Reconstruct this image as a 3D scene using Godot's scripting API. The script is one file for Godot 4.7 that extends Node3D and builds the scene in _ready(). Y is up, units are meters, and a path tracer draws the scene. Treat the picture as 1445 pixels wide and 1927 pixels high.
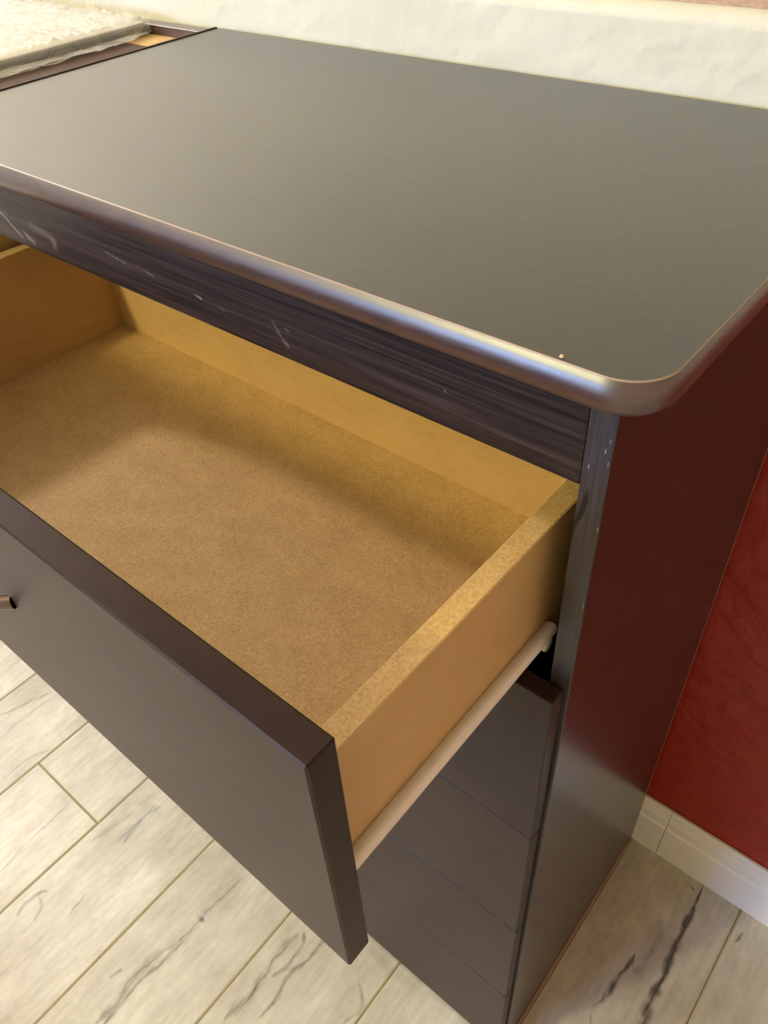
extends Node3D
# A tall dark chest of drawers against a two-tone wall, its top drawer pulled open.
# Axes: x along the front of the chest (0 = its right side face), y up, z towards the viewer (0 = front edge of the side panels).

const SLAB_TOP := 1.1449
const SLAB_BOTTOM := 1.1216
const LEFT := -0.711          # outer face of the left side panel
const PANEL := 0.0150         # side panel thickness
const BACK := -0.3898         # rear edge of the side panels
const WALL_Z := -0.4045       # plaster face of the rear wall
const LEDGE := 1.207          # top of the rear wall's lower part
const FRONT_T := 0.0164       # drawer front thickness
const FRONT_H := 0.2071

var M := {}
var rng := RandomNumberGenerator.new()

func _ready() -> void:
	rng.seed = 7
	setup_camera_and_light()
	make_materials()
	build_room()
	build_floor()
	build_chest()
	build_changing_table()
	build_wrapped_boards()

# ---------------------------------------------------------------- camera, sky, lamps, exposure
func setup_camera_and_light() -> void:
	var cam := Camera3D.new()
	cam.name = "camera"
	cam.position = Vector3(0.11832, 1.35, 0.30019)
	cam.rotation = Vector3(-0.747912, 0.742760, -0.075062)
	cam.fov = rad_to_deg(2.0 * atan(963.5 / 1479.85))
	cam.near = 0.02
	add_child(cam)
	cam.current = true
	var sky_mat := ProceduralSkyMaterial.new()
	sky_mat.sky_top_color = Color(0.40, 0.62, 1.0)
	sky_mat.sky_horizon_color = Color(0.62, 0.78, 1.0)
	sky_mat.ground_horizon_color = Color(0.55, 0.68, 0.85)
	sky_mat.ground_bottom_color = Color(0.42, 0.50, 0.60)
	sky_mat.sky_energy_multiplier = 5.0
	sky_mat.ground_energy_multiplier = 3.5
	var sky := Sky.new()
	sky.sky_material = sky_mat
	var env := Environment.new()
	env.background_mode = Environment.BG_SKY
	env.sky = sky
	env.tonemap_mode = Environment.TONE_MAPPER_LINEAR
	env.tonemap_exposure = 1.0
	env.sdfgi_enabled = true
	env.ssao_enabled = true
	env.ssil_enabled = true
	var we := WorldEnvironment.new()
	we.name = "world_environment"
	we.environment = env
	add_child(we)
	# two flush ceiling lamps: a pinkish warm one far to the left, a yellow one behind the viewer
	ceiling_lamp(Vector3(-2.64, 2.46, 0.30), Color(1.0, 0.968, 0.955), 3.55, "round flush ceiling lamp with white glow over the left side of room")
	ceiling_lamp(Vector3(-1.00, 2.46, 1.90), Color(1.0, 0.968, 0.71), 2.95, "round flush ceiling lamp with yellow glow behind the viewer")


func ceiling_lamp(at: Vector3, tint: Color, energy: float, label: String) -> void:
	var t := thing("ceiling_lamp", label, "lamp", at)
	var base := lathe([Vector2(0.0, 0.0), Vector2(0.17, 0.0), Vector2(0.17, -0.03), Vector2(0.155, -0.035), Vector2(0.0, -0.035)], 40)
	put("mount", base, paint(Color(0.9, 0.9, 0.88), 0.4), t)
	var glow := StandardMaterial3D.new()
	glow.albedo_color = Color(0.9, 0.9, 0.9)
	glow.emission_enabled = true
	glow.emission = tint
	glow.emission_energy_multiplier = 3.0
	var prof: Array = []
	for k in 9:
		var a := PI / 2 * k / 8.0
		prof.append(Vector2(0.15 * cos(a), -0.036 - 0.07 * sin(a)))
	prof.append(Vector2(0.0, -0.106))
	put("glass_bowl", lathe(prof, 40), glow, t)
	var l := OmniLight3D.new()
	l.name = "lamp_light"
	l.light_color = tint
	l.light_energy = energy
	l.light_size = 0.10
	l.omni_range = 12.0
	l.omni_attenuation = 2.0
	l.shadow_enabled = true
	l.position = Vector3(0, -0.20, 0)
	t.add_child(l)

# ---------------------------------------------------------------- naming helpers
var taken := {}
func numbered(called: String) -> String:
	if not taken.has(called):
		taken[called] = 0
		return called
	taken[called] += 1
	return "%s_%03d" % [called, taken[called]]

func thing(called: String, label: String, category: String, at := Vector3.ZERO, group := "") -> Node3D:
	var o := Node3D.new()
	o.name = numbered(called)
	o.position = at
	add_child(o)
	o.set_meta("label", label)
	o.set_meta("category", category)
	if group:
		o.set_meta("group", group)
	return o

func put(called: String, mesh: Mesh, mat: Material, parent: Node = null, at := Vector3.ZERO) -> MeshInstance3D:
	var o := MeshInstance3D.new()
	o.mesh = mesh
	if mat:
		o.material_override = mat
	o.position = at
	o.cast_shadow = GeometryInstance3D.SHADOW_CASTING_SETTING_ON
	if parent == null:
		o.name = numbered(called)
		add_child(o, true)
	else:
		o.name = called
		parent.add_child(o, true)
	return o

func struct(called: String, mesh: Mesh, mat: Material, label: String, category: String, at := Vector3.ZERO) -> MeshInstance3D:
	var o := put(called, mesh, mat, null, at)
	o.set_meta("kind", "structure")
	o.set_meta("label", label)
	o.set_meta("category", category)
	return o

# ---------------------------------------------------------------- mesh helpers
# A quad a b c d seen counter-clockwise from its front; Godot wants clockwise triangles.
func quad(st: SurfaceTool, a: Vector3, b: Vector3, c: Vector3, d: Vector3, uva: Vector2, uvb: Vector2, uvc: Vector2, uvd: Vector2) -> void:
	var n := (b - a).cross(c - a)
	if n.length() < 1e-12:
		n = (c - a).cross(d - a)
	n = n.normalized()
	for p in [[a, uva], [c, uvc], [b, uvb], [a, uva], [d, uvd], [c, uvc]]:
		st.set_normal(n)
		st.set_uv(p[1])
		st.add_vertex(p[0])

# Face uv in metres: u runs along the grain axis where the face holds it.
func face_uv(p: Vector3, n: Vector3, grain: int, off: Vector2) -> Vector2:
	var ax := [0, 1, 2]
	var na := 0
	if absf(n.y) > absf(n.x) and absf(n.y) >= absf(n.z):
		na = 1
	elif absf(n.z) > absf(n.x):
		na = 2
	ax.erase(na)
	var u: float
	var v: float
	if na == grain:
		u = p[ax[0]]; v = p[ax[1]]
	else:
		u = p[grain]
		ax.erase(grain)
		v = p[ax[0]]
	return Vector2(u, v) + off

func poly(st: SurfaceTool, pts: Array, grain: int, off: Vector2) -> void:
	# flat convex polygon, counter-clockwise from its front
	var n: Vector3 = (pts[1] - pts[0]).cross(pts[2] - pts[0]).normalized()
	for k in range(1, pts.size() - 1):
		for p: Vector3 in [pts[0], pts[k + 1], pts[k]]:
			st.set_normal(n)
			st.set_uv(face_uv(p, n, grain, off))
			st.add_vertex(p)

# A board from corner lo to corner hi with chamfered edges.
func board(lo: Vector3, hi: Vector3, ch := 0.0008, grain := 0, off := Vector2.ZERO) -> ArrayMesh:
	var st := SurfaceTool.new()
	st.begin(Mesh.PRIMITIVE_TRIANGLES)
	add_board(st, lo, hi, ch, grain, off)
	return st.commit()

func add_board(st: SurfaceTool, lo: Vector3, hi: Vector3, ch := 0.0008, grain := 0, off := Vector2.ZERO) -> void:
	var c := (lo + hi) / 2
	var h := (hi - lo) / 2
	ch = minf(ch, minf(h.x, minf(h.y, h.z)) * 0.9)
	for a in 3:
		var b := (a + 1) % 3
		var d := (a + 2) % 3
		for s: float in [-1.0, 1.0]:
			var pts: Array = []
			for k: Array in [[-1, -1], [1, -1], [1, 1], [-1, 1]]:
				var p := Vector3.ZERO
				p[a] = s * h[a]
				p[b] = k[0] * (h[b] - ch)
				p[d] = k[1] * (h[d] - ch)
				pts.append(c + p)
			if s < 0:
				pts.reverse()
			poly(st, pts, grain, off)
	if ch <= 0.0:
		return
	for a in 3:      # edges along axis a
		var b := (a + 1) % 3
		var d := (a + 2) % 3
		for sb: float in [-1.0, 1.0]:
			for sd: float in [-1.0, 1.0]:
				var p := [Vector3.ZERO, Vector3.ZERO, Vector3.ZERO, Vector3.ZERO]
				for k in 4:
					var e := 1.0 if k == 1 or k == 2 else -1.0
					var q := Vector3.ZERO
					q[a] = e * (h[a] - ch)
					q[b] = sb * (h[b] if k < 2 else h[b] - ch)
					q[d] = sd * (h[d] - ch if k < 2 else h[d])
					p[k] = c + q
				var n: Vector3 = (p[1] - p[0]).cross(p[2] - p[0])
				var outw := Vector3.ZERO
				outw[b] = sb
				outw[d] = sd
				if n.dot(outw) < 0:
					p.reverse()
				poly(st, p, grain, off)
	for sx: float in [-1.0, 1.0]:
		for sy: float in [-1.0, 1.0]:
			for sz: float in [-1.0, 1.0]:
				var sg := Vector3(sx, sy, sz)
				var t := [c + sg * Vector3(h.x, h.y - ch, h.z - ch), c + sg * Vector3(h.x - ch, h.y, h.z - ch), c + sg * Vector3(h.x - ch, h.y - ch, h.z)]
				if sx * sy * sz < 0:
					t.reverse()
				poly(st, t, grain, off)

func lathe(profile: Array, sides: int) -> ArrayMesh:
	var st := SurfaceTool.new()
	st.begin(Mesh.PRIMITIVE_TRIANGLES)
	st.set_smooth_group(0)
	for k in sides:
		var a0 := TAU * k / sides
		var a1 := TAU * (k + 1) / sides
		for j in profile.size() - 1:
			var p: Vector2 = profile[j]
			var q: Vector2 = profile[j + 1]
			var v := [Vector3(p.x * cos(a0), p.y, p.x * sin(a0)), Vector3(p.x * cos(a1), p.y, p.x * sin(a1)), Vector3(q.x * cos(a1), q.y, q.x * sin(a1)), Vector3(q.x * cos(a0), q.y, q.x * sin(a0))]
			for i in [0, 1, 2, 0, 2, 3]:
				st.set_uv(Vector2(a0 * 0.1, p.y))
				st.add_vertex(v[i])
	st.generate_normals()
	return st.commit()

# A grid of points (rows of equal length) as one smooth sheet with given uvs.
func sheet(points: Array, uvs: Array, flip := false) -> ArrayMesh:
	var rows := points.size()
	var cols: int = points[0].size()
	var verts := PackedVector3Array()
	var uv := PackedVector2Array()
	var nrm := PackedVector3Array()
	var idx := PackedInt32Array()
	for r in rows:
		for c in cols:
			verts.append(points[r][c])
			uv.append(uvs[r][c])
			var du: Vector3 = points[r][mini(c + 1, cols - 1)] - points[r][maxi(c - 1, 0)]
			var dv: Vector3 = points[mini(r + 1, rows - 1)][c] - points[maxi(r - 1, 0)][c]
			var n := du.cross(dv).normalized()
			nrm.append(-n if flip else n)
	for r in rows - 1:
		for c in cols - 1:
			var a := r * cols + c
			var b := a + 1
			var d := a + cols
			var e := d + 1
			if flip:
				idx.append_array([a, b, e, a, e, d])
			else:
				idx.append_array([a, e, b, a, d, e])
	var arr := []
	arr.resize(Mesh.ARRAY_MAX)
	arr[Mesh.ARRAY_VERTEX] = verts
	arr[Mesh.ARRAY_NORMAL] = nrm
	arr[Mesh.ARRAY_TEX_UV] = uv
	arr[Mesh.ARRAY_INDEX] = idx
	var m := ArrayMesh.new()
	m.add_surface_from_arrays(Mesh.PRIMITIVE_TRIANGLES, arr)
	return m

# ---------------------------------------------------------------- textures and materials
func paint(c: Color, rough: float, spec := 0.5) -> StandardMaterial3D:
	var m := StandardMaterial3D.new()
	m.albedo_color = c
	m.roughness = rough
	m.metallic_specular = spec
	return m

func noise_bytes(w: int, h: int, sx: float, sy: float, seed_: int, octaves := 4, kind := FastNoiseLite.TYPE_SIMPLEX_SMOOTH, warp := 0.0, cell := 64.0) -> PackedByteArray:
	# sx, sy: cycles across the picture; wraps at the borders
	var n := FastNoiseLite.new()
	n.noise_type = kind
	n.seed = seed_
	n.frequency = 1.0 / cell
	n.fractal_octaves = octaves
	n.fractal_type = FastNoiseLite.FRACTAL_FBM
	if warp > 0.0:
		n.domain_warp_enabled = true
		n.domain_warp_amplitude = warp
		n.domain_warp_frequency = 0.01
	var nw := maxi(8, int(sx * cell))
	var nh := maxi(8, int(sy * cell))
	var im := n.get_seamless_image(mini(nw, 2048), mini(nh, 2048), false, false, 0.1, true)
	im.convert(Image.FORMAT_L8)
	im.resize(w, h, Image.INTERPOLATE_CUBIC)
	return im.get_data()

func tex(im: Image) -> ImageTexture:
	im.generate_mipmaps()
	return ImageTexture.create_from_image(im)

func mixed(w: int, h: int, base: Color, other: Color, layers: Array) -> Image:
	# layers: [bytes, weight]; the sum of (noise - 0.5) * weight walks from base towards other
	var out := PackedByteArray()
	out.resize(w * h * 3)
	for i in w * h:
		var t := 0.0
		for l: Array in layers:
			t += (l[0][i] / 255.0 - 0.5) * l[1]
		var c := base.lerp(other, clampf(t, -1.0, 1.5))
		out[i * 3] = clampi(int(c.r * 255.0), 0, 255)
		out[i * 3 + 1] = clampi(int(c.g * 255.0), 0, 255)
		out[i * 3 + 2] = clampi(int(c.b * 255.0), 0, 255)
	return Image.create_from_data(w, h, false, Image.FORMAT_RGB8, out)

func grey_tex(w: int, h: int, layers: Array) -> ImageTexture:
	return tex(mixed(w, h, Color(0.5, 0.5, 0.5), Color(1, 1, 1), layers))

func textured(im: Image, per_metre: Vector2, rough: float, spec: float, bump: Texture2D = null, bump_cm := 0.0) -> StandardMaterial3D:
	var m := StandardMaterial3D.new()
	m.albedo_texture = tex(im)
	m.roughness = rough
	m.metallic_specular = spec
	m.uv1_scale = Vector3(per_metre.x, per_metre.y, 1)
	if bump:
		m.normal_enabled = true
		m.normal_texture = bump
		m.normal_scale = bump_cm
	return m

func bump_from(bytes: PackedByteArray, w: int, h: int, strength: float) -> ImageTexture:
	var im := Image.create_from_data(w, h, false, Image.FORMAT_L8, bytes)
	im.convert(Image.FORMAT_RGBA8)
	im.bump_map_to_normal_map(strength)
	return tex(im)

func stroke(im: Image, pts: Array, r0: float, r1: float, c: Color, strength: float, jitter := 0.6, squash := 1.0) -> void:
	# a worn, grainy line of pixels: a scratch, a crack or a vein in the print
	for k in pts.size() - 1:
		var p: Vector2 = pts[k]
		var q: Vector2 = pts[k + 1]
		var steps := maxi(2, int(p.distance_to(q) / 0.6))
		for s in steps:
			var t := float(s) / steps
			var f := (k + t) / (pts.size() - 1)
			var r := lerpf(r0, r1, f) * (1.0 + jitter * rng.randf_range(-0.5, 0.5))
			var o := p.lerp(q, t) + Vector2(rng.randf_range(-jitter, jitter), rng.randf_range(-jitter, jitter)) * 0.6
			for dy in range(-int(ceil(r * squash)), int(ceil(r * squash)) + 1):
				for dx in range(-int(ceil(r)), int(ceil(r)) + 1):
					var dd := Vector2(dx, dy / squash).length() / maxf(r, 0.5)
					if dd > 1.0:
						continue
					var x := int(o.x) + dx
					var y := int(o.y) + dy
					if x < 0 or y < 0 or x >= im.get_width() or y >= im.get_height():
						continue
					var a := strength * (1.0 - dd * dd) * rng.randf_range(0.25, 1.0) * 0.4
					im.set_pixel(x, y, im.get_pixel(x, y).lerp(c, a))

func vein(im: Image, ctrl: Array, r0: float, r1: float, c: Color, strength: float, wander: float) -> void:
	# a soft, wandering vein of the print: a smooth curve through ctrl with a slowly changing width and tone
	var n := FastNoiseLite.new()
	n.seed = rng.randi() % 10000
	n.frequency = 0.02
	n.fractal_octaves = 3
	var cv := Curve2D.new()
	for k in ctrl.size():
		var a: Vector2 = ctrl[maxi(k - 1, 0)]
		var b: Vector2 = ctrl[mini(k + 1, ctrl.size() - 1)]
		var tan := (b - a) / 6.0
		cv.add_point(ctrl[k], -tan, tan)
	var length := cv.get_baked_length()
	var w := im.get_width()
	var h := im.get_height()
	var s := 0.0
	while s < length:
		var f := s / length
		var p := cv.sample_baked(s) + Vector2(n.get_noise_2d(s, 3.0), n.get_noise_2d(s, 90.0) * 0.4) * wander
		var ends := minf(1.0, minf(f, 1.0 - f) * 7.0 + 0.25)
		var r := maxf(0.7, lerpf(r0, r1, f) * (1.0 + 0.8 * n.get_noise_2d(s, 200.0)) * ends)
		var tone := strength * clampf(0.85 + 0.7 * n.get_noise_2d(s * 0.8, 400.0), 0.1, 1.4)
		var ri := int(ceil(r * 1.6))
		for dy in range(-2, 3):
			for dx in range(-ri, ri + 1):
				var x := int(p.x) + dx
				var y := int(p.y) + dy
				if x < 0 or y < 0 or x >= w or y >= h:
					continue
				var e := (x - p.x) / r
				var a := tone * exp(-e * e * 1.6) * (0.65 + 0.7 * n.get_noise_2d(x * 9.0, y * 1.2)) * 0.22
				if a > 0.004:
					im.set_pixel(x, y, im.get_pixel(x, y).lerp(c, minf(a, 0.9)))
		s += 1.0

func make_materials() -> void:
	# dark wood print, grain along u
	var g1 := noise_bytes(1024, 512, 2, 28, 11, 5)
	var g2 := noise_bytes(1024, 512, 1, 9, 12, 4)
	var g3 := noise_bytes(1024, 512, 24, 24, 13, 2)
	var g4 := noise_bytes(1024, 512, 5, 64, 14, 2, FastNoiseLite.TYPE_SIMPLEX_SMOOTH, 0.0, 12.0)
	var grain_bump := bump_from(g1, 1024, 512, 2.0)
	M.dark = textured(mixed(1024, 512, Color(0.235, 0.195, 0.185), Color(0.42, 0.36, 0.34), [[g1, 0.6], [g2, 0.5], [g4, 0.6], [g3, 0.12]]), Vector2(2.4, 7.0), 0.42, 0.6, grain_bump, 0.25)
	M.apron_base = mixed(1024, 512, Color(0.165, 0.122, 0.118), Color(0.34, 0.265, 0.26), [[g1, 0.7], [g2, 0.4], [g4, 1.1], [g3, 0.12]])
	# smooth dark laminate of the drawer fronts, side panels and top
	var s1 := noise_bytes(512, 512, 16, 24, 21, 3)
	var s2 := noise_bytes(512, 512, 3, 6, 22, 3)
	M.front = textured(mixed(512, 512, Color(0.190, 0.134, 0.126), Color(0.25, 0.186, 0.174), [[s1, 0.35], [s2, 0.5]]), Vector2(3, 4), 0.38, 0.27, bump_from(s1, 512, 512, 1.0), 0.10)
	M.side = textured(mixed(512, 512, Color(0.185, 0.13, 0.125), Color(0.25, 0.19, 0.18), [[s1, 0.25], [s2, 0.5]]), Vector2(3, 3), 0.25, 0.52, bump_from(s1, 512, 512, 1.0), 0.06)
	var w1 := noise_bytes(1024, 1024, 20, 44, 31, 3)
	var w2 := noise_bytes(1024, 1024, 3, 4, 32, 4)
	M.top = textured(mixed(1024, 1024, Color(0.13, 0.105, 0.085), Color(0.20, 0.165, 0.135), [[w1, 0.4], [w2, 0.5]]), Vector2(3.2, 3.2), 0.32, 0.68, bump_from(w1, 1024, 1024, 1.6), 0.16)
	M.top.clearcoat_enabled = true
	M.top.clearcoat = 0.3
	M.top.clearcoat_roughness = 0.32
	# reddish brown moulded edge of the top
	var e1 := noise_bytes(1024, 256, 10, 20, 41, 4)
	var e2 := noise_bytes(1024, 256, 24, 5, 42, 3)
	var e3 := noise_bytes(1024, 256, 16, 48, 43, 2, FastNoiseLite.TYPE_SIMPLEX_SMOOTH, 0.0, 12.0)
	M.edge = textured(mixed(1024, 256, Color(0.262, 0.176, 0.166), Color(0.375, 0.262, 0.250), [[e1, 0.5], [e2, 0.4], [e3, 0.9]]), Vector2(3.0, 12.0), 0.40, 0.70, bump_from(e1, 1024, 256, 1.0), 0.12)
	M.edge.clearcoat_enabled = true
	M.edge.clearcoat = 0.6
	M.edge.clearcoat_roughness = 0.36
	M.edge_line = paint(Color(0.62, 0.52, 0.46), 0.35)
	# raw fibreboard
	var f1 := noise_bytes(1024, 1024, 30, 44, 51, 3)
	var f3 := noise_bytes(1024, 1024, 90, 120, 53, 2, FastNoiseLite.TYPE_SIMPLEX_SMOOTH, 0.0, 12.0)
	var f2 := noise_bytes(1024, 1024, 6, 9, 52, 4)
	var mdf := mixed(1024, 1024, Color(0.785, 0.640, 0.425), Color(0.645, 0.49, 0.29), [[f1, 0.35], [f2, 0.4], [f3, 0.85]])
	for k in 1500:
		var p := Vector2(rng.randf() * 1024, rng.randf() * 1024)
		var q := p + Vector2.from_angle(rng.randf() * TAU) * rng.randf_range(2, 9)
		stroke(mdf, [p, q], 0.6, 0.5, Color(0.36, 0.23, 0.12) if k % 3 else Color(0.86, 0.70, 0.50), rng.randf_range(0.5, 2.0), 0.4)
	M.mdf = textured(mdf, Vector2(3.0, 3.0), 0.72, 0.45, bump_from(f1, 1024, 1024, 1.5), 0.15)
	M.mdf_smooth = textured(mixed(512, 512, Color(0.785, 0.640, 0.425), Color(0.70, 0.55, 0.345), [[s1, 0.35], [s2, 0.4]]), Vector2(4, 4), 0.6, 0.5)
	M.mdf_side = textured(mixed(512, 512, Color(0.785, 0.640, 0.425), Color(0.70, 0.55, 0.345), [[s1, 0.2], [s2, 0.35]]), Vector2(2, 2), 0.55, 0.5)
	M.slide = paint(Color(0.93, 0.88, 0.84), 0.35)
	M.plastic = paint(Color(0.93, 0.93, 0.92), 0.4)
	M.nickel = paint(Color(0.46, 0.39, 0.375), 0.36)
	M.nickel.metallic = 1.0
	# painted plaster: an orange-peel relief under cream, red and white paint
	var pl := noise_bytes(1024, 1024, 16, 16, 61, 5)
	var pbump := bump_from(pl, 1024, 1024, 5.0)
	for k: Array in [["cream", Color(0.835, 0.81, 0.735), Color(0.865, 0.845, 0.775), 0.55], ["red", Color(0.57, 0.085, 0.04), Color(0.61, 0.11, 0.06), 0.38], ["ceiling", Color(0.86, 0.85, 0.82), Color(0.89, 0.88, 0.85), 0.8], ["beige", Color(0.80, 0.72, 0.64), Color(0.83, 0.755, 0.68), 0.6]]:
		var pm := StandardMaterial3D.new()
		pm.albedo_texture = tex(mixed(512, 512, k[1], k[2], [[s2, 1.0]]))
		pm.roughness = k[3]
		pm.uv1_triplanar = true
		pm.uv1_world_triplanar = true
		pm.uv1_scale = Vector3(1.6, 1.6, 1.6)
		pm.normal_enabled = true
		pm.normal_texture = pbump
		pm.normal_scale = 0.5
		M[k[0]] = pm
	M.pad_top = paint(Color(0.80, 0.775, 0.745), 0.6)
	M.trim = paint(Color(0.91, 0.885, 0.83), 0.35)
	M.caulk = paint(Color(0.80, 0.76, 0.66), 0.6)
	var st1 := noise_bytes(512, 512, 24, 24, 71, 3)
	M.sill = StandardMaterial3D.new()
	M.sill.albedo_texture = tex(mixed(512, 512, Color(0.74, 0.60, 0.55), Color(0.88, 0.76, 0.70), [[st1, 1.6]]))
	M.sill.uv1_triplanar = true
	M.sill.uv1_scale = Vector3(5, 5, 5)
	M.sill.roughness = 0.4

# ---------------------------------------------------------------- the room
func build_room() -> void:
	const X0 := -5.0
	const X1 := 1.35
	const Z1 := 4.0
	const H := 2.46
	const T := 0.12
	# rear wall: red to just under the chest top, cream above, ending in a stone-capped ledge of an alcove on the right
	struct("wall_rear_lower", board(Vector3(X0, 0, WALL_Z - T), Vector3(X1, 1.095, WALL_Z), 0.0), M.red, "red painted lower part of the wall behind the chest", "wall")
	struct("wall_rear_upper", board(Vector3(X0, 1.095, WALL_Z - T), Vector3(X1, LEDGE - 0.012, WALL_Z), 0.0), M.cream, "cream textured plaster wall above the chest top", "wall")
	struct("trim_1", ledge_nose(X0, X1), M.cream, "rounded white plaster nose along the ledge edge", "trim")
	struct("trim_2", board(Vector3(X0, LEDGE - 0.03, WALL_Z - 0.14), Vector3(X1, LEDGE, WALL_Z - 0.010), 0.002), M.sill, "pinkish speckled stone ledge at the top of the wall", "ledge")
	struct("wall_rear_set_back", board(Vector3(X0, LEDGE, WALL_Z - 0.24), Vector3(X1, H, WALL_Z - 0.13), 0.0), M.cream, "cream wall set back above the ledge", "wall")
	struct("wall_left", board(Vector3(X0 - T, 0, WALL_Z - 0.5), Vector3(X0, H, Z1 + T), 0.0), M.cream, "cream wall at the far left of the room", "wall")
	struct("wall_right", board(Vector3(X1, 0, WALL_Z - 0.5), Vector3(X1 + T, H, Z1 + T), 0.0), M.beige, "beige wall on the right of the room", "wall")
	struct("ceiling", board(Vector3(X0 - T, H, WALL_Z - 0.5), Vector3(X1 + T, H + T, Z1 + T), 0.0), M.ceiling, "white ceiling of the room", "ceiling")
	# front wall round a window that shows the sky
	var wx0 := -2.60
	var wx1 := -1.10
	var wy0 := 0.90
	var wy1 := 2.10
	var st := SurfaceTool.new()
	st.begin(Mesh.PRIMITIVE_TRIANGLES)
	add_board(st, Vector3(X0, 0, Z1), Vector3(wx0, H, Z1 + T), 0.0)
	add_board(st, Vector3(wx1, 0, Z1), Vector3(X1, H, Z1 + T), 0.0)
	add_board(st, Vector3(wx0, 0, Z1), Vector3(wx1, wy0, Z1 + T), 0.0)
	add_board(st, Vector3(wx0, wy1, Z1), Vector3(wx1, H, Z1 + T), 0.0)
	struct("wall_front", st.commit(), M.cream, "cream wall with the window behind the viewer", "wall")
	var fr := SurfaceTool.new()
	fr.begin(Mesh.PRIMITIVE_TRIANGLES)
	for b: Array in [[wx0, wx0 + 0.05, wy0, wy1], [wx1 - 0.05, wx1, wy0, wy1], [wx0 + 0.05, wx1 - 0.05, wy0, wy0 + 0.05], [wx0 + 0.05, wx1 - 0.05, wy1 - 0.05, wy1]]:
		add_board(fr, Vector3(b[0], b[2], Z1 + 0.03), Vector3(b[1], b[3], Z1 + 0.09), 0.003)
	struct("window_1", fr.commit(), M.trim, "white framed window behind the viewer showing blue sky", "window")
	var pane := paint(Color(0.95, 0.97, 0.98, 0.04), 0.0)
	pane.transparency = BaseMaterial3D.TRANSPARENCY_ALPHA
	put("pane", board(Vector3(wx0 + 0.05, wy0 + 0.05, Z1 + 0.058), Vector3(wx1 - 0.05, wy1 - 0.05, Z1 + 0.062), 0.0), pane, get_node("window_1"))
	# skirting along the rear wall, broken by a joint just right of the chest
	var bb := thing("baseboard_rear", "white moulded baseboard below the red wall, jointed beside the chest", "baseboard")
	bb.set_meta("kind", "structure")
	for seg: Array in [[X0, 0.0445], [0.0453, X1]]:
		put("board_length", skirting(seg[0], seg[1]), M.trim, bb)
	put("caulk_bead", board(Vector3(X0, 0.1290, WALL_Z), Vector3(X1, 0.1325, WALL_Z + 0.004), 0.001), M.caulk, bb)
	var br := thing("baseboard_right", "white baseboard below the beige wall on the right", "baseboard")
	br.set_meta("kind", "structure")
	put("board_length", board(Vector3(X1 - 0.012, 0, WALL_Z + 0.013), Vector3(X1, 0.13, Z1), 0.002), M.trim, br)

func ledge_nose(x0: float, x1: float) -> ArrayMesh:
	var pts: Array = []
	var uvs: Array = []
	var r := 0.012
	for k in 9:
		var a := PI / 2 * k / 8.0
		var row: Array = []
		var urow: Array = []
		for x: float in [x0, x1]:
			row.append(Vector3(x, LEDGE - r + r * sin(a), WALL_Z - r + r * cos(a)))
			urow.append(Vector2(x, a * r))
		pts.append(row)
		uvs.append(urow)
	return sheet(pts, uvs)

func skirting(x0: float, x1: float) -> ArrayMesh:
	# profile from the floor up: flat face, a small step and a rounded top
	var prof := [Vector2(0.0, 0.0125), Vector2(0.086, 0.0125), Vector2(0.090, 0.0105), Vector2(0.094, 0.0098), Vector2(0.105, 0.0098), Vector2(0.110, 0.0085), Vector2(0.118, 0.0065), Vector2(0.126, 0.0055), Vector2(0.1297, 0.003), Vector2(0.1300, 0.0)]
	var st := SurfaceTool.new()
	st.begin(Mesh.PRIMITIVE_TRIANGLES)
	for k in prof.size() - 1:
		var p: Vector2 = prof[k]
		var q: Vector2 = prof[k + 1]
		poly(st, [Vector3(x0, p.x, WALL_Z + p.y), Vector3(x1, p.x, WALL_Z + p.y), Vector3(x1, q.x, WALL_Z + q.y), Vector3(x0, q.x, WALL_Z + q.y)], 0, Vector2.ZERO)
	for e: float in [x0, x1]:
		var ring: Array = []
		for k in prof.size():
			ring.append(Vector3(e, prof[k].x, WALL_Z + prof[k].y))
		ring.append(Vector3(e, 0.0, WALL_Z))
		# fan from the rear bottom corner
		ring.reverse()
		if e == x1:
			poly(st, ring, 0, Vector2.ZERO)
		else:
			ring.reverse()
			poly(st, ring, 0, Vector2.ZERO)
	return st.commit()

# ---------------------------------------------------------------- the plank floor
const JOINTS := [-1.6975, -1.5115, -1.3270, -1.1442, -0.9522, -0.7573, -0.5670, -0.3740, -0.1870, 0.0015, 0.1902, 0.3790, 0.5680]
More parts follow.
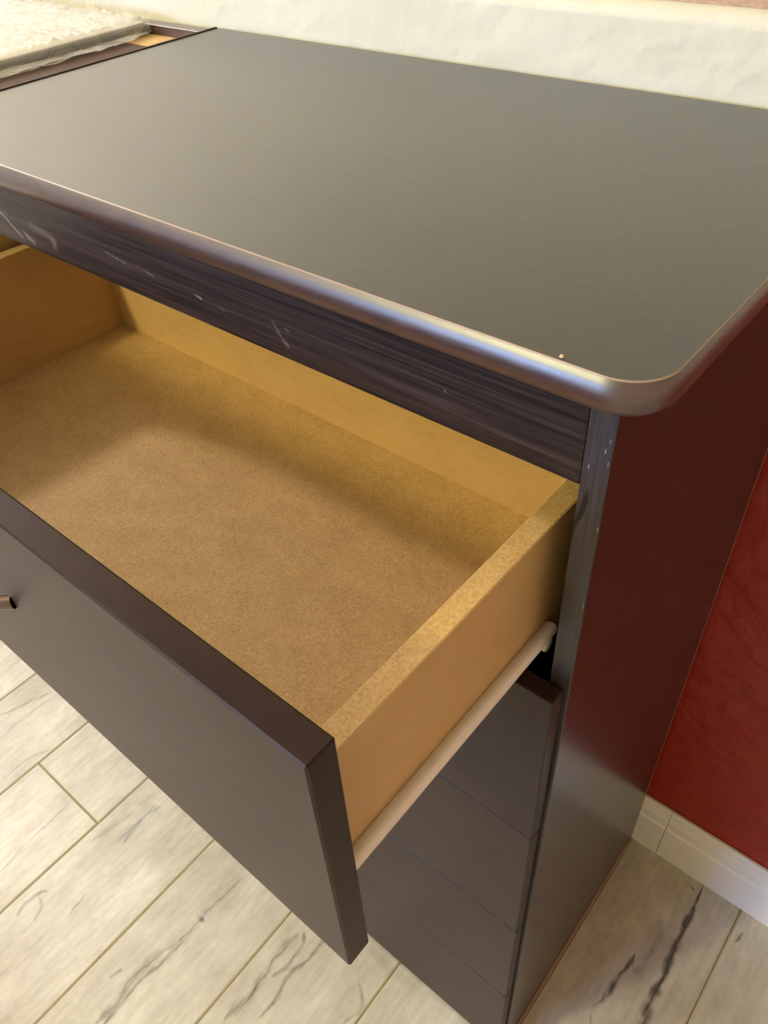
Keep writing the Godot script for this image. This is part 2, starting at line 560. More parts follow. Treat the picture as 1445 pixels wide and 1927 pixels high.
# marks in the print of the planks, in metres on the floor (x, z): [points, half width start, half width end, tone, strength]
var floor_marks := [
	[[[-0.689, 0.165], [-0.698, 0.136], [-0.702, 0.109], [-0.692, 0.079]], 0.004, 0.010, 1, 0.9],
	[[[-0.698, 0.170], [-0.700, 0.140], [-0.700, 0.115]], 0.010, 0.006, 1, 0.5],
	[[[-0.740, 0.205], [-0.728, 0.136], [-0.720, 0.060]], 0.003, 0.005, 1, 0.7],
	[[[-0.731, 0.352], [-0.737, 0.331], [-0.732, 0.305], [-0.725, 0.297]], 0.003, 0.002, 0, 1.1],
	[[[-0.701, 0.339], [-0.713, 0.317], [-0.731, 0.311]], 0.002, 0.002, 0, 0.8],
	[[[-0.662, 0.298], [-0.670, 0.257]], 0.0015, 0.0015, 0, 0.7],
	[[[-0.494, 0.362], [-0.493, 0.325], [-0.500, 0.291], [-0.499, 0.266], [-0.494, 0.229]], 0.007, 0.010, 2, 0.9],
	[[[-0.494, 0.229], [-0.483, 0.195], [-0.485, 0.167], [-0.482, 0.124], [-0.480, 0.073]], 0.010, 0.005, 1, 0.8],
	[[[-0.485, 0.360], [-0.484, 0.320], [-0.488, 0.280], [-0.482, 0.235], [-0.478, 0.200]], 0.0025, 0.0025, 0, 1.0],
	[[[-0.482, 0.1645], [-0.482, 0.1600]], 0.0045, 0.0045, 0, 2.2],
	[[[-0.346, 0.234], [-0.339, 0.193], [-0.341, 0.163], [-0.345, 0.115], [-0.341, 0.078]], 0.006, 0.006, 2, 1.1],
	[[[-0.307, 0.202], [-0.305, 0.166], [-0.312, 0.131], [-0.304, 0.092], [-0.302, 0.046]], 0.003, 0.003, 0, 1.1],
	[[[-0.330, 0.150], [-0.322, 0.120], [-0.326, 0.085], [-0.338, 0.070]], 0.004, 0.004, 2, 0.9],
	[[[-0.820, 0.331], [-0.829, 0.275], [-0.833, 0.181]], 0.002, 0.0015, 1, 1.0],
	[[[-0.976, 0.240], [-0.975, 0.185], [-0.959, 0.138]], 0.0022, 0.002, 1, 1.0],
	[[[-1.060, 0.20], [-1.066, 0.12], [-1.060, 0.05]], 0.003, 0.004, 1, 0.8],
	[[[-1.112, 0.161], [-1.076, 0.063]], 0.004, 0.003, 1, 0.7],
	[[[-0.202, 0.127], [-0.196, 0.090], [-0.220, 0.070]], 0.003, 0.003, 2, 0.9],
	[[[-0.530, 0.31], [-0.524, 0.29]], 0.004, 0.003, 2, 0.7],
	[[[0.128, -0.389], [0.130, -0.366], [0.131, -0.330], [0.132, -0.294], [0.134, -0.255], [0.136, -0.222], [0.136, -0.184], [0.141, -0.152], [0.143, -0.10]], 0.0028, 0.0048, 0, 4.2],
	[[[0.090, -0.227], [0.087, -0.201], [0.084, -0.171], [0.081, -0.140]], 0.0022, 0.003, 0, 3.0],
	[[[0.113, -0.377], [0.118, -0.374]], 0.003, 0.002, 0, 1.3],
	[[[0.082, -0.102], [0.076, -0.124], [0.085, -0.146]], 0.003, 0.003, 2, 1.0],
	[[[0.205, -0.36], [0.200, -0.34]], 0.003, 0.002, 0, 1.0],
	[[[0.100, -0.30], [0.106, -0.25], [0.100, -0.20]], 0.006, 0.008, 2, 0.5]]

func build_floor() -> void:
	struct("floor", board(Vector3(-5.12, -0.12, WALL_Z - 0.5), Vector3(1.47, -0.0085, 4.12), 0.0), paint(Color(0.47, 0.44, 0.34), 0.8), "pale grey oak plank floor with dark grain veins", "floor")
	var floor_node: Node = get_node("floor")
	# One picture for the planks in view, mapped by their place on the floor: x -1.19 .. 0.40, z -0.42 .. 0.60
	const W := 1792
	const Hh := 1152
	const OX := -1.19
	const OZ := -0.42
	var ppm := W / 1.60
	var a1 := noise_bytes(W, Hh, 26, 3, 81, 5, FastNoiseLite.TYPE_SIMPLEX_SMOOTH, 30.0)
	var a2 := noise_bytes(W, Hh, 12, 4, 82, 4)
	var a3 := noise_bytes(W, Hh, 28, 16, 83, 3)
	var a5 := noise_bytes(W, Hh, 120, 14, 85, 3, FastNoiseLite.TYPE_SIMPLEX_SMOOTH, 0.0, 12.0)
	var a6 := noise_bytes(W, Hh, 90, 60, 86, 2, FastNoiseLite.TYPE_SIMPLEX_SMOOTH, 0.0, 12.0)
	var a4 := noise_bytes(W, Hh, 5, 1.5, 84, 3)
	var im := mixed(W, Hh, Color(0.745, 0.710, 0.630), Color(0.585, 0.54, 0.46), [[a1, 0.5], [a2, 0.65], [a3, 0.3], [a4, 0.45], [a5, 0.5], [a6, 0.22]])
	var tones := [Color(0.26, 0.235, 0.21), Color(0.47, 0.475, 0.45), Color(0.40, 0.35, 0.31)]
	for mk: Array in floor_marks:
		var pts: Array = []
		for q: Array in mk[0]:
			pts.append(Vector2((q[0] - OX) * ppm, (q[1] - OZ) * ppm))
		vein(im, pts, mk[1] * ppm * 1.25, mk[2] * ppm * 1.25, tones[mk[3]], mk[4] * 0.62, 3.5)
		# a finer, darker line inside the broad one
		if mk[1] > 0.0035:
			vein(im, pts, 1.8, 1.5, tones[0], mk[4] * 0.42, 5.0)
	# fine open grain along z
	for k in 420:
		var p := Vector2(rng.randf() * W, rng.randf() * Hh)
		var l := rng.randf_range(20, 110)
		stroke(im, [p, p + Vector2(rng.randf_range(-4, 4), l * 0.5), p + Vector2(rng.randf_range(-7, 7), l)], 0.8, 0.8, tones[1 + k % 2], rng.randf_range(0.12, 0.4), 0.5)
	var mat := textured(im, Vector2(1.0 / 1.60, ppm / Hh), 0.42, 0.5, bump_from(a1, W, Hh, 1.5), 0.12)
	var lacquer := paint(Color(0.70, 0.655, 0.53), 0.5)
	# planks outside the picture reuse it at another place
	var row := 0
	for k in range(-18, JOINTS.size() + 3):
		var xa: float
		var xb: float
		if k < 0:
			xa = -1.6975 + k * 0.188
			xb = -1.6975 + (k + 1) * 0.188
		elif k < JOINTS.size() - 1:
			xa = JOINTS[k]
			xb = JOINTS[k + 1]
		else:
			xa = 0.568 + (k - JOINTS.size() + 1) * 0.188
			xb = xa + 0.188
		xa = maxf(xa, -5.0)
		xb = minf(xb, 1.35)
		if xb - xa < 0.02:
			continue
		# end joints: the one in view lies at z 0.171 between x -0.952 and -0.757
		var z := 0.171 if k == 4 else -0.40 + fposmod(row * 0.47 + 0.9, 1.2)
		row += 1
		if k != 4 and k >= 3 and k <= 11:
			z = 0.62 + fposmod(row * 0.37, 0.16)
		var cuts := [WALL_Z + 0.0005]
		var zz := z
		while zz - 1.2 > WALL_Z:
			zz -= 1.2
		while zz < 4.0:
			if zz > WALL_Z + 0.05:
				cuts.append(zz)
			zz += 1.2
		cuts.append(4.0)
		for c in cuts.size() - 1:
			var off := Vector2.ZERO
			var mid: float = (cuts[c] + cuts[c + 1]) / 2
			if xa < -1.18 or xb > 0.40 or mid > 0.9:
				off = Vector2(rng.randf_range(0, 1.0), rng.randf_range(0, 0.6))
			var e := 0.0005
			put("floor_plank", plank(xa + e, xb - e, cuts[c] + e * 0.7, cuts[c + 1] - e * 0.7, off, OX, OZ, mat, lacquer), null, floor_node)

func plank(x0: float, x1: float, z0: float, z1: float, off: Vector2, ox: float, oz: float, face: Material, bevel: Material) -> ArrayMesh:
	# a flat face and, all round it, an eased edge with its own worn olive lacquer
	var b := 0.0029
	var rings := [[0.0, -0.008], [0.0, -0.0014], [b, 0.0]]
	var st := SurfaceTool.new()
	st.begin(Mesh.PRIMITIVE_TRIANGLES)
	for k in 2:
		var i0: float = rings[k][0]
		var i1: float = rings[k + 1][0]
		var ja: float = rings[k][1]
		var jb: float = rings[k + 1][1]
		var lo := [Vector3(x0 + i0, ja, z1 - i0), Vector3(x1 - i0, ja, z1 - i0), Vector3(x1 - i0, ja, z0 + i0), Vector3(x0 + i0, ja, z0 + i0)]
		var hi := [Vector3(x0 + i1, jb, z1 - i1), Vector3(x1 - i1, jb, z1 - i1), Vector3(x1 - i1, jb, z0 + i1), Vector3(x0 + i1, jb, z0 + i1)]
		for s in 4:
			var t := (s + 1) % 4
			flat_poly(st, [lo[s], lo[t], hi[t], hi[s]], off, ox, oz)
	st.set_material(bevel)
	var m := st.commit()
	st = SurfaceTool.new()
	st.begin(Mesh.PRIMITIVE_TRIANGLES)
	flat_poly(st, [Vector3(x0 + b, 0, z1 - b), Vector3(x1 - b, 0, z1 - b), Vector3(x1 - b, 0, z0 + b), Vector3(x0 + b, 0, z0 + b)], off, ox, oz)
	st.set_material(face)
	return st.commit(m)

func flat_poly(st: SurfaceTool, pts: Array, off: Vector2, ox: float, oz: float) -> void:
	var n: Vector3 = (pts[1] - pts[0]).cross(pts[2] - pts[0]).normalized()
	for k in range(1, pts.size() - 1):
		for p: Vector3 in [pts[0], pts[k + 1], pts[k]]:
			st.set_normal(n)
			st.set_uv(Vector2(p.x - ox, p.z - oz) + off)
			st.add_vertex(p)

# ---------------------------------------------------------------- the chest of drawers
func build_chest() -> void:
	var t := thing("chest_of_drawers", "tall dark brown chest of drawers with rounded top and open top drawer", "chest")
	# right side panel: laminate board, edge-banded front, pale raw strip along the floor
	var side := put("side_panel", board(Vector3(-PANEL, 0.004, BACK), Vector3(0, SLAB_BOTTOM, -0.0006), 0.0004, 1), M.side, t)
	put("edge_band", board(Vector3(-PANEL, 0.004, -0.0006), Vector3(-0.0002, SLAB_BOTTOM, 0.0002), 0.0003, 1), band_material(), side)
	put("bottom_strip", board(Vector3(-PANEL, 0.0, BACK), Vector3(0.0022, 0.0055, 0.0), 0.0012, 2), paint(Color(0.62, 0.47, 0.38), 0.5), side)
	put("back_edge", board(Vector3(-PANEL + 0.001, 0.004, BACK - 0.0012), Vector3(0.0004, SLAB_BOTTOM, BACK), 0.0003, 1), paint(Color(0.55, 0.40, 0.28), 0.6), side)
	var sl := put("side_panel", board(Vector3(LEFT, 0.0, BACK), Vector3(LEFT + PANEL, SLAB_BOTTOM, 0), 0.0004, 1, Vector2(0.3, 0.2)), M.side, t)
	sl.name = "side_panel_001"
	put("inner_lining", board(Vector3(LEFT + PANEL, 0.06, BACK + 0.01), Vector3(LEFT + PANEL + 0.0008, 1.066, -0.001), 0.0002, 1), M.mdf_smooth, sl)
	put("back_panel", board(Vector3(LEFT + PANEL, 0.06, BACK + 0.004), Vector3(-PANEL, SLAB_BOTTOM, BACK + 0.009), 0.0003), M.mdf_side, t)
	put("bottom_panel", board(Vector3(LEFT + PANEL, 0.045, BACK + 0.009), Vector3(-PANEL, 0.060, -0.004), 0.0004), M.front, t)
	put("plinth", board(Vector3(LEFT + PANEL, 0.0, -0.05), Vector3(-PANEL, 0.045, -0.036), 0.0004), M.front, t)
	# rail under the top, its scuffed dark wood print
	put("top_rail", board(Vector3(LEFT + PANEL + 0.0005, 1.0687, -0.0162), Vector3(-PANEL - 0.0007, SLAB_BOTTOM, -0.0012), 0.0006), apron_material(), t)
	build_top(t)
	# closed drawers
	var tops := [0.89407, 0.68998, 0.47834, 0.26625]
	var bottoms := [0.69198, 0.48034, 0.26825, 0.03914]
	for k in 4:
		var x1 := -0.0031
		var xl := LEFT + 0.0031
		var d := put("drawer_front", board(Vector3(xl, bottoms[k], 0.0022), Vector3(x1, tops[k], FRONT_T), 0.0009, 0, Vector2(0.13 * k, 0.3 * k)), M.front, t)
		handle(d, Vector3(-0.355, (tops[k] + bottoms[k]) / 2, FRONT_T))
	for y: float in [0.675, 0.462, 0.252]:
		put("cross_rail", board(Vector3(LEFT + PANEL, y, -0.07), Vector3(-PANEL, y + 0.015, -0.004), 0.0004), M.front, t)
	build_open_drawer(t)
	# the cabinet halves of the slides
	for sx: float in [-1.0, 1.0]:
		var xa := -PANEL - 0.0012 if sx > 0 else LEFT + PANEL
		put("cabinet_slide", board(Vector3(xa, 0.905, BACK + 0.03), Vector3(xa + 0.0012, 0.945, -0.008), 0.0003), M.slide, t)
	# a pale crumb of board on the edge of the top
	put("chip", lathe([Vector2(0, 0), Vector2(0.0013, 0.0002), Vector2(0.0009, 0.0011), Vector2(0, 0.0013)], 7), paint(Color(0.88, 0.74, 0.62), 0.7), t, Vector3(-0.0318, SLAB_TOP, 0.0040))

func band_material() -> StandardMaterial3D:
	# upright grain with rubbed streaks, a dark glue smear and a few pale nicks; u runs up the panel, v across it
	var n1 := noise_bytes(1024, 64, 6, 8, 91, 4)
	var n2 := noise_bytes(1024, 64, 20, 4, 92, 3)
	var im := mixed(1024, 64, Color(0.205, 0.188, 0.205), Color(0.33, 0.31, 0.325), [[n1, 0.9], [n2, 0.5]])
	# u = y / 1.2, v = (x + 0.015) / 0.015 once scaled below
	var px := func(y: float, x: float) -> Vector2: return Vector2(y / 1.2 * 1024, (x + 0.015) / 0.016 * 64)
	stroke(im, [px.call(1.052, -0.0120), px.call(1.058, -0.0105), px.call(1.064, -0.0100)], 5.0, 6.0, Color(0.08, 0.06, 0.07), 2.2, 0.5)
	stroke(im, [px.call(1.040, -0.0145), px.call(1.052, -0.0120)], 3.0, 4.0, Color(0.08, 0.06, 0.07), 2.2, 0.5)
	for q: Array in [[1.105, -0.0022], [1.098, -0.004], [1.084, -0.0115], [1.090, -0.0015], [1.045, -0.0008], [0.98, -0.001]]:
		stroke(im, [px.call(q[0], q[1]), px.call(q[0] + 0.002, q[1])], 1.4, 1.4, Color(0.85, 0.84, 0.86), 2.5, 0.5)
	var m := textured(im, Vector2(1.0 / 1.2, 1.0 / 0.016), 0.42, 0.5)
	m.uv1_offset = Vector3(0, 0.015 / 0.016, 0)
	return m

func apron_material() -> StandardMaterial3D:
	# the rail's own print: grain plus the pale rubbed scratches near its left end; u along x over 0.72 m, v up over 0.06 m
	var im := Image.create(2048, 256, false, Image.FORMAT_RGB8)
	var src: Image = M.apron_base
	src.resize(2048, 512, Image.INTERPOLATE_CUBIC)
	im.blit_rect(src, Rect2i(0, 0, 2048, 256), Vector2i.ZERO)
	var px := func(x: float, y: float) -> Vector2: return Vector2((x - LEFT) / 0.72 * 2048, (y - 1.066) / 0.06 * 256)
	var pale := Color(0.62, 0.58, 0.62)
	var marks := [
		[[[-0.640, 1.106], [-0.622, 1.101], [-0.607, 1.100], [-0.590, 1.096], [-0.572, 1.094]], 2.2, 1.6, 0.8],
		[[[-0.640, 1.093], [-0.620, 1.094], [-0.603, 1.090]], 3.0, 2.0, 0.35],
		[[[-0.600, 1.098], [-0.585, 1.093], [-0.572, 1.084], [-0.560, 1.076]], 2.0, 2.2, 1.2],
		[[[-0.556, 1.084], [-0.548, 1.078], [-0.540, 1.075]], 5.0, 6.0, 0.3],
		[[[-0.540, 1.092], [-0.520, 1.090], [-0.505, 1.086], [-0.510, 1.078]], 9.0, 8.0, 0.16],
		[[[-0.430, 1.096], [-0.415, 1.094], [-0.404, 1.0925]], 1.2, 1.6, 1.2],
		[[[-0.380, 1.0925], [-0.371, 1.0905]], 1.2, 1.6, 1.3],
		[[[-0.325, 1.090], [-0.317, 1.0885]], 1.6, 1.6, 1.7],
		[[[-0.300, 1.087], [-0.292, 1.0865]], 1.0, 1.0, 1.2],
		[[[-0.245, 1.094], [-0.240, 1.086], [-0.232, 1.078]], 3.0, 4.0, 0.25],
		[[[-0.235, 1.092], [-0.229, 1.0915]], 1.2, 1.2, 1.2],
		[[[-0.105, 1.094], [-0.102, 1.0937]], 1.4, 1.4, 1.2]]
	for mk: Array in marks:
		var pts: Array = []
		for q: Array in mk[0]:
			pts.append(px.call(q[0], q[1]))
		stroke(im, pts, mk[1], mk[2], pale, mk[3] * 0.75, 3.2, 1.6)
	for k in 120:
		var p: Vector2 = px.call(rng.randf_range(LEFT + 0.02, -0.02), rng.randf_range(1.07, 1.12))
		stroke(im, [p, p + Vector2(rng.randf_range(4, 26), 0)], 0.7, 0.6, pale, rng.randf_range(0.1, 0.5), 0.4)
	var m := textured(im, Vector2(1.0 / 0.72, 1.0 / 0.06), 0.42, 0.46)
	m.uv1_offset = Vector3(-LEFT / 0.72, -1.066 / 0.06, 0)
	return m

# outline of the flat top, walked from the left rear corner along the front to the right rear corner, with outward normals
func top_outline(r: float) -> Array:
	var x0 := -0.7327
	var x1 := 0.0172
	var zf := 0.0066
	var zb := -0.3980
	var out: Array = [[Vector2(x0, zb), Vector2(-1, 0)], [Vector2(x0, zf), Vector2(-1, 0)], [Vector2(x0, zf), Vector2(0, 1)]]
	for k in 24:
		out.append([Vector2(lerpf(x0, x1 - r, (k + 1) / 24.0), zf), Vector2(0, 1)])
	for k in 12:
		var a := PI / 2 * (k + 1) / 12.0
		var n := Vector2(sin(a), cos(a))
		out.append([Vector2(x1 - r, zf - r) + n * r, n])
	for k in 8:
		out.append([Vector2(x1, lerpf(zf - r, zb, (k + 1) / 8.0)), Vector2(1, 0)])
	return out

func build_top(t: Node3D) -> void:
	var r := 0.026
	var ol := top_outline(r)
	# the laminate face
	var st := SurfaceTool.new()
	st.begin(Mesh.PRIMITIVE_TRIANGLES)
	var ring: Array = []
	for k in range(0, ol.size()):
		if k == 2:
			continue
		ring.append(Vector3(ol[k][0].x, SLAB_TOP, ol[k][0].y))
	for k in range(1, ring.size() - 1):
		for p: Vector3 in [ring[0], ring[k + 1], ring[k]]:
			st.set_normal(Vector3.UP)
			st.set_uv(Vector2(p.x, p.z))
			st.add_vertex(p)
	# rear face and underside close the slab
	var zb := -0.3980
	poly(st, [Vector3(0.0172, SLAB_TOP, zb), Vector3(-0.7327, SLAB_TOP, zb), Vector3(-0.7327, SLAB_BOTTOM, zb), Vector3(0.0172, SLAB_BOTTOM, zb)], 0, Vector2.ZERO)
	var low: Array = []
	for k in range(0, ol.size()):
		if k != 2:
			low.append(Vector3(ol[k][0].x, SLAB_BOTTOM, ol[k][0].y) - Vector3(ol[k][1].x, 0, ol[k][1].y) * 0.0109)
	low.reverse()
	for k in range(1, low.size() - 1):
		for p: Vector3 in [low[0], low[k + 1], low[k]]:
			st.set_normal(Vector3.DOWN)
			st.set_uv(Vector2(p.x, p.z))
			st.add_vertex(p)
	var top := put("top_board", st.commit(), M.top, t)
	# the moulded edge: an arc of radius 14 mm that starts at 40 degrees under the laminate and turns under to the bottom
	var rr := 0.0142
	var a0 := deg_to_rad(40.0)
	var pts: Array = []
	var uvs: Array = []
	var line_p: Array = []
	var line_u: Array = []
	var run := 0.0
	var rows := 15
	for j in rows:
		pts.append([])
		uvs.append([])
	for j in 3:
		line_p.append([])
		line_u.append([])
	for k in range(2, ol.size()):
		var p: Vector2 = ol[k][0]
		var n: Vector2 = ol[k][1]
		if k > 2:
			run += p.distance_to(ol[k - 1][0])
		for j in rows:
			var a := lerpf(a0, -PI / 2, j / (rows - 1.0))
			var o := rr * (cos(a) - cos(a0)) - 0.0
			var y := SLAB_TOP - 0.0009 - rr * (sin(a0) - sin(a))
			pts[j].append(Vector3(p.x + n.x * (o + 0.0006), y, p.y + n.y * (o + 0.0006)))
			uvs[j].append(Vector2(run, rr * (a0 - a)))
		for j in 3:
			var o2: float = [0.0, 0.0005, 0.0006][j]
			var y2: float = [SLAB_TOP, SLAB_TOP - 0.0003, SLAB_TOP - 0.0009][j]
			line_p[j].append(Vector3(p.x + n.x * o2, y2, p.y + n.y * o2))
			line_u[j].append(Vector2(run, j * 0.001))
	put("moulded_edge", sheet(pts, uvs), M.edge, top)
	put("laminate_edge", sheet(line_p, line_u), M.edge_line, top)
	# left end of the slab
	var e := SurfaceTool.new()
	e.begin(Mesh.PRIMITIVE_TRIANGLES)
	var fan: Array = [Vector3(-0.7327, SLAB_BOTTOM, zb), ]
	for j in range(rows - 1, -1, -1):
		fan.append(pts[j][0])
	fan.append(Vector3(-0.7327, SLAB_TOP, 0.0066))
	fan.append(Vector3(-0.7327, SLAB_TOP, zb))
	for k in range(1, fan.size() - 1):
		for q: Vector3 in [fan[0], fan[k + 1], fan[k]]:
			e.set_normal(Vector3.LEFT)
			e.set_uv(Vector2(q.z, q.y))
			e.add_vertex(q)
	put("end_band", e.commit(), M.front, top)
	put("end_lip", board(Vector3(-0.7362, SLAB_BOTTOM, zb), Vector3(-0.7328, SLAB_TOP + 0.0012, 0.0066), 0.0006, 2), M.front, top)

func handle(parent: Node3D, c: Vector3) -> void:
	# an arched metal pull, 165 mm long, with two feet on the front
	var pts: Array = []
	var uvs: Array = []
	var half := 0.0835
	for k in 25:
		var f := k / 24.0 * 2.0 - 1.0
		var x := f * half
		var z := 0.027 * (1.0 - pow(absf(f), 3.2))
		var tang := Vector3(1, 0, 0.027 * -3.2 * pow(absf(f), 2.2) * signf(f) / half).normalized()
		var nz := tang.cross(Vector3.UP)
		var row: Array = []
		var urow: Array = []
		for s in 13:
			var a := TAU * s / 12.0
			row.append(c + Vector3(x, 0, z) + Vector3.UP * sin(a) * 0.0055 - nz * cos(a) * 0.0035)
			urow.append(Vector2(f, a))
		pts.append(row)
		uvs.append(urow)
	var st := SurfaceTool.new()
	st.begin(Mesh.PRIMITIVE_TRIANGLES)
	st.append_from(sheet(pts, uvs, true), 0, Transform3D.IDENTITY)
	for s: float in [-1.0, 1.0]:
		var foot := lathe([Vector2(0.0, 0.0042), Vector2(0.0050, 0.0042), Vector2(0.0062, 0.0030), Vector2(0.0066, 0.0), Vector2(0.0, 0.0)], 20)
		st.append_from(foot, 0, Transform3D(Basis(Vector3.RIGHT, PI / 2), c + Vector3(s * half, 0, 0)))
	put("handle", st.commit(), M.nickel, parent)

func build_open_drawer(t: Node3D) -> void:
	# The drawer is a part of the chest; its front, sides, floor and slides are its pieces.
	var d := Node3D.new()
	d.name = "open_drawer"
	t.add_child(d, true)
	var th := -0.00552
	var tilt := -0.01037
	var b := Basis(Vector3.UP, th) * Basis(Vector3.RIGHT, tilt)
	var yb := 0.87936
	d.transform = Transform3D(b, Vector3(-0.00637, yb, 0))
	var zf := 0.2175
	# local y = world y - yb
	put("drawer_front", board(Vector3(LEFT + 0.0095, 0, zf - FRONT_T), Vector3(0, FRONT_H, zf), 0.0011, 0, Vector2(0.21, 0.11)), M.front, d)
	handle(d, Vector3(-0.3505, 0.1115, zf))
	var xo := -0.0280          # outer face of the right side
	var tb := 0.0147
	var xi := -0.66946         # inner face of the left side
	var yt := 1.01873 - yb
	var yfl := 0.89466 - yb
	var zb := -0.12756
	var zs := zf - FRONT_T
	put("drawer_side", board(Vector3(xo - tb, 0.0168, zb - 0.012), Vector3(xo, yt, zs), 0.0005, 2, Vector2(0.2, 0.4)), M.mdf, d)
	put("drawer_side", board(Vector3(xi - tb, 0.015, zb - 0.012), Vector3(xi, yt, zs), 0.0005, 2, Vector2(0.5, 0.1)), M.mdf_smooth, d)
	put("outer_skin", board(Vector3(xo, 0.0170, zb - 0.012), Vector3(xo + 0.0004, yt - 0.0003, zs), 0.0001, 2), M.mdf_side, d)
	put("drawer_back", board(Vector3(xi, yfl, zb - 0.012), Vector3(xo - tb, yt, zb), 0.0004, 0, Vector2(0.37, 0.9)), M.mdf_smooth, d)
	put("drawer_bottom", board(Vector3(xi - 0.004, yfl - 0.004, zb - 0.003), Vector3(xo - tb + 0.004, yfl, zs), 0.0001, 0, Vector2(0.05, 0.66)), M.mdf, d)
	# slide: a rolled steel strip along the lower outside edge with a white roller at its rear end
	for sx: float in [1.0, -1.0]:
		var x := xo + 0.0005 if sx > 0 else xi - tb - 0.0005
		var prof := slide_profile()
		var pts: Array = []
		var uvs: Array = []
		for q: Vector2 in prof:
			var row: Array = []
			var ur: Array = []
			for z: float in [-0.0200, zs]:
				row.append(Vector3(x + sx * q.x, q.y, z))
				ur.append(Vector2(z, q.y))
			pts.append(row)
			uvs.append(ur)
		put("slide", sheet(pts, uvs, sx > 0), M.slide, d)
		var ro := put("roller", lathe([Vector2(0, 0.0), Vector2(0.0045, 0.0), Vector2(0.0055, 0.001), Vector2(0.0055, 0.007), Vector2(0.0045, 0.008), Vector2(0, 0.008)], 24), M.plastic, d, Vector3(x + sx * 0.0008, 0.0310, -0.0120))
		ro.rotation.z = -PI / 2 * sx

func slide_profile() -> Array:
	return [Vector2(0.0, 0.0430), Vector2(0.0035, 0.0452), Vector2(0.0066, 0.0454), Vector2(0.0085, 0.0440), Vector2(0.0093, 0.0410), Vector2(0.0093, 0.0385), Vector2(0.0084, 0.0375), Vector2(0.0, 0.0370)]

# ---------------------------------------------------------------- the changing table to the left and the wrapped boards on it
func build_changing_table() -> void:
	var x1 := -0.7385
	var x0 := -1.78
	var t := thing("changing_table", "dark framed changing table with pale deck joined to the left of chest", "table")
	put("deck", board(Vector3(x0 + 0.002, 1.118, -0.332), Vector3(x1 - 0.0005, 1.134, 0.0), 0.0008), paint(Color(0.30, 0.215, 0.19), 0.55, 0.3), t)
	put("raw_strip", board(Vector3(x0 + 0.002, 1.118, -0.3775), Vector3(x1 - 0.0005, 1.1335, -0.3325), 0.0005), M.mdf_smooth, t)
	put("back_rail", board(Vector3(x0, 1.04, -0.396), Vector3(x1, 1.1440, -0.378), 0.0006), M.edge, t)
	put("front_rail", board(Vector3(x0, 1.04, 0.0), Vector3(x1, 1.134, 0.016), 0.001), M.dark, t)
	put("side_panel", board(Vector3(x1 - 0.015, 0.0, -0.377), Vector3(x1, 1.112, 0.0), 0.0005, 1), M.dark, t)
	put("side_panel", board(Vector3(x0, 0.0, -0.377), Vector3(x0 + 0.015, 1.112, 0.0), 0.0005, 1), M.dark, t)
	put("shelf", board(Vector3(x0 + 0.015, 0.42, -0.377), Vector3(x1 - 0.015, 0.435, -0.005), 0.0005), M.dark, t)
	put("back_panel", board(Vector3(x0 + 0.015, 0.10, -0.381), Vector3(x1 - 0.015, 1.04, -0.3772), 0.0003), M.dark, t)

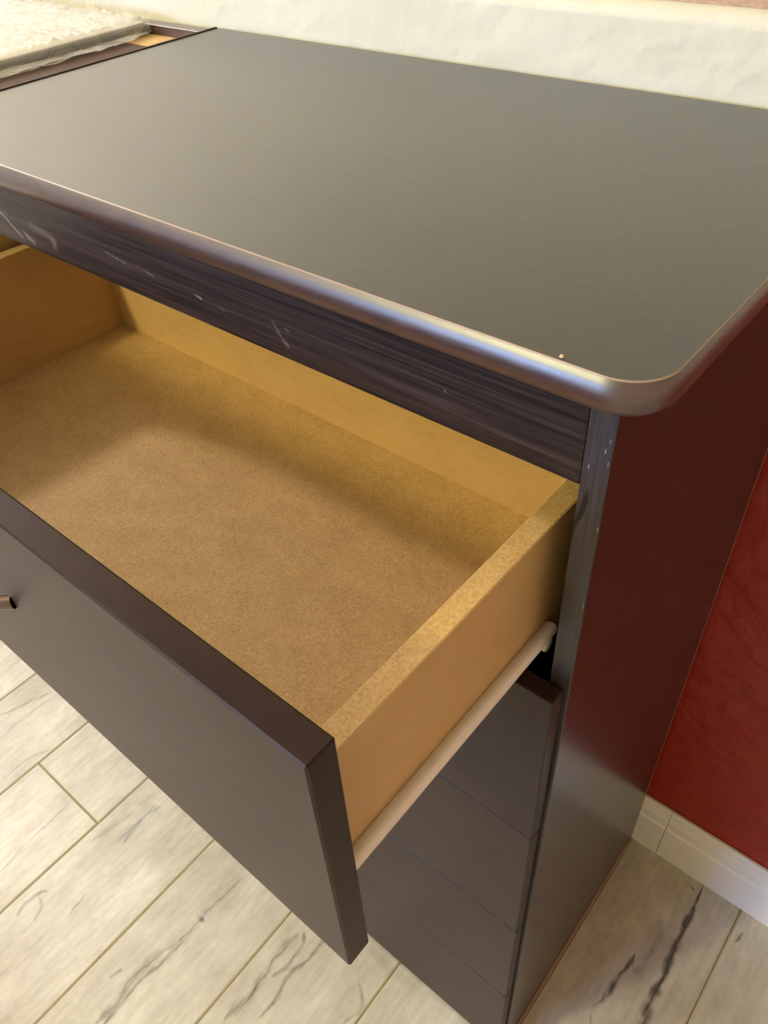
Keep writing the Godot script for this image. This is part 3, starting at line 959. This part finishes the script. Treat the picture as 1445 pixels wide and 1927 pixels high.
func build_wrapped_boards() -> void:
	var t := thing("wrapped_board", "dark flat board with a pale sheet on top, bundled in crinkled clear stretch film", "package")
	var x1 := -0.836
	var x0 := -1.55
	var z0 := -0.376
	var z1 := -0.02
	var y0 := 1.1345
	var y1 := 1.1480
	put("board", board(Vector3(x0, y0, z0 + 0.003), Vector3(x1 - 0.001, y1 - 0.0025, z1 - 0.004), 0.0012, 2, Vector2(0.2, 0.17)), paint(Color(0.27, 0.235, 0.21), 0.5), t)
	put("pale_sheet", board(Vector3(x0, y1 - 0.0025, z0 + 0.003), Vector3(x1 - 0.003, y1 - 0.0004, z1 - 0.004), 0.0006), M.pad_top, t)
	# the film: two skins over top and right side, trailing down on to the deck, with long crinkles drawn tight round the edge
	var film := StandardMaterial3D.new()
	film.albedo_color = Color(0.95, 0.94, 0.93, 0.11)
	film.transparency = BaseMaterial3D.TRANSPARENCY_ALPHA
	film.roughness = 0.17
	film.metallic_specular = 0.6
	film.cull_mode = BaseMaterial3D.CULL_DISABLED
	var n := FastNoiseLite.new()
	n.seed = 5
	n.frequency = 1.0
	n.fractal_octaves = 3
	n.fractal_type = FastNoiseLite.FRACTAL_RIDGED
	var n2 := FastNoiseLite.new()
	n2.seed = 9
	n2.frequency = 1.0
	n2.fractal_octaves = 3
	# path across the board: [point, outward direction]
	var path: Array = []
	for j in 131:
		path.append([Vector2(lerpf(x0, x1 - 0.004, pow(j / 130.0, 0.62)), y1), Vector2(0, 1)])
	for j in range(1, 7):
		var a := PI / 2 * j / 6.0
		path.append([Vector2(x1 - 0.004 + 0.004 * sin(a), y1 - 0.004 + 0.004 * cos(a)), Vector2(sin(a), cos(a))])
	for j in range(1, 11):
		path.append([Vector2(x1, lerpf(y1 - 0.004, y0 + 0.002, j / 10.0)), Vector2(1, 0)])
	for j in range(1, 26):
		path.append([Vector2(lerpf(x1 + 0.001, x1 + 0.026, j / 25.0), y0 + 0.0012), Vector2(0, 1)])
	for layer in 2:
		var pts: Array = []
		var uvs: Array = []
		var zs := 170
		for i in zs + 1:
			var row: Array = []
			var ur: Array = []
			var run := 0.0
			for j in path.size():
				var q: Vector2 = path[j][0]
				var d: Vector2 = path[j][1]
				if j > 0:
					run += q.distance_to(path[j - 1][0])
				# the trailing hem stops short of the raw strip and wanders
				var zb := z0
				if j > 147:
					zb = lerpf(z0, -0.325, (j - 147) / 25.0) + 0.006 * n2.get_noise_2d(run * 40.0, 8.0)
				var z := lerpf(zb, z1, i / float(zs))
				var along := n2.get_noise_2d(run * 6.0, z * 5.0) * 4.0
				var ridge := n.get_noise_3d(run * 75.0 + along, z * 6.0 + layer * 4.0, layer * 13.0)
				var cross := n.get_noise_3d(run * 16.0 + z * 30.0, z * 44.0 - run * 20.0, layer * 5.0 + 2.0)
				var puff := n2.get_noise_3d(run * 24.0, z * 20.0, layer * 7.0 + 3.0)
				var lift := 0.0006 + layer * 0.0010 + maxf(0.0, ridge) * 0.0030 + maxf(0.0, puff) * 0.0016
				if j < 131:
					lift += maxf(0.0, cross - 0.1) * 0.0045
				row.append(Vector3(q.x + d.x * lift, q.y + d.y * lift, z))
				ur.append(Vector2(run, z))
			pts.append(row)
			uvs.append(ur)
		put("stretch_film", sheet(pts, uvs), film, t)
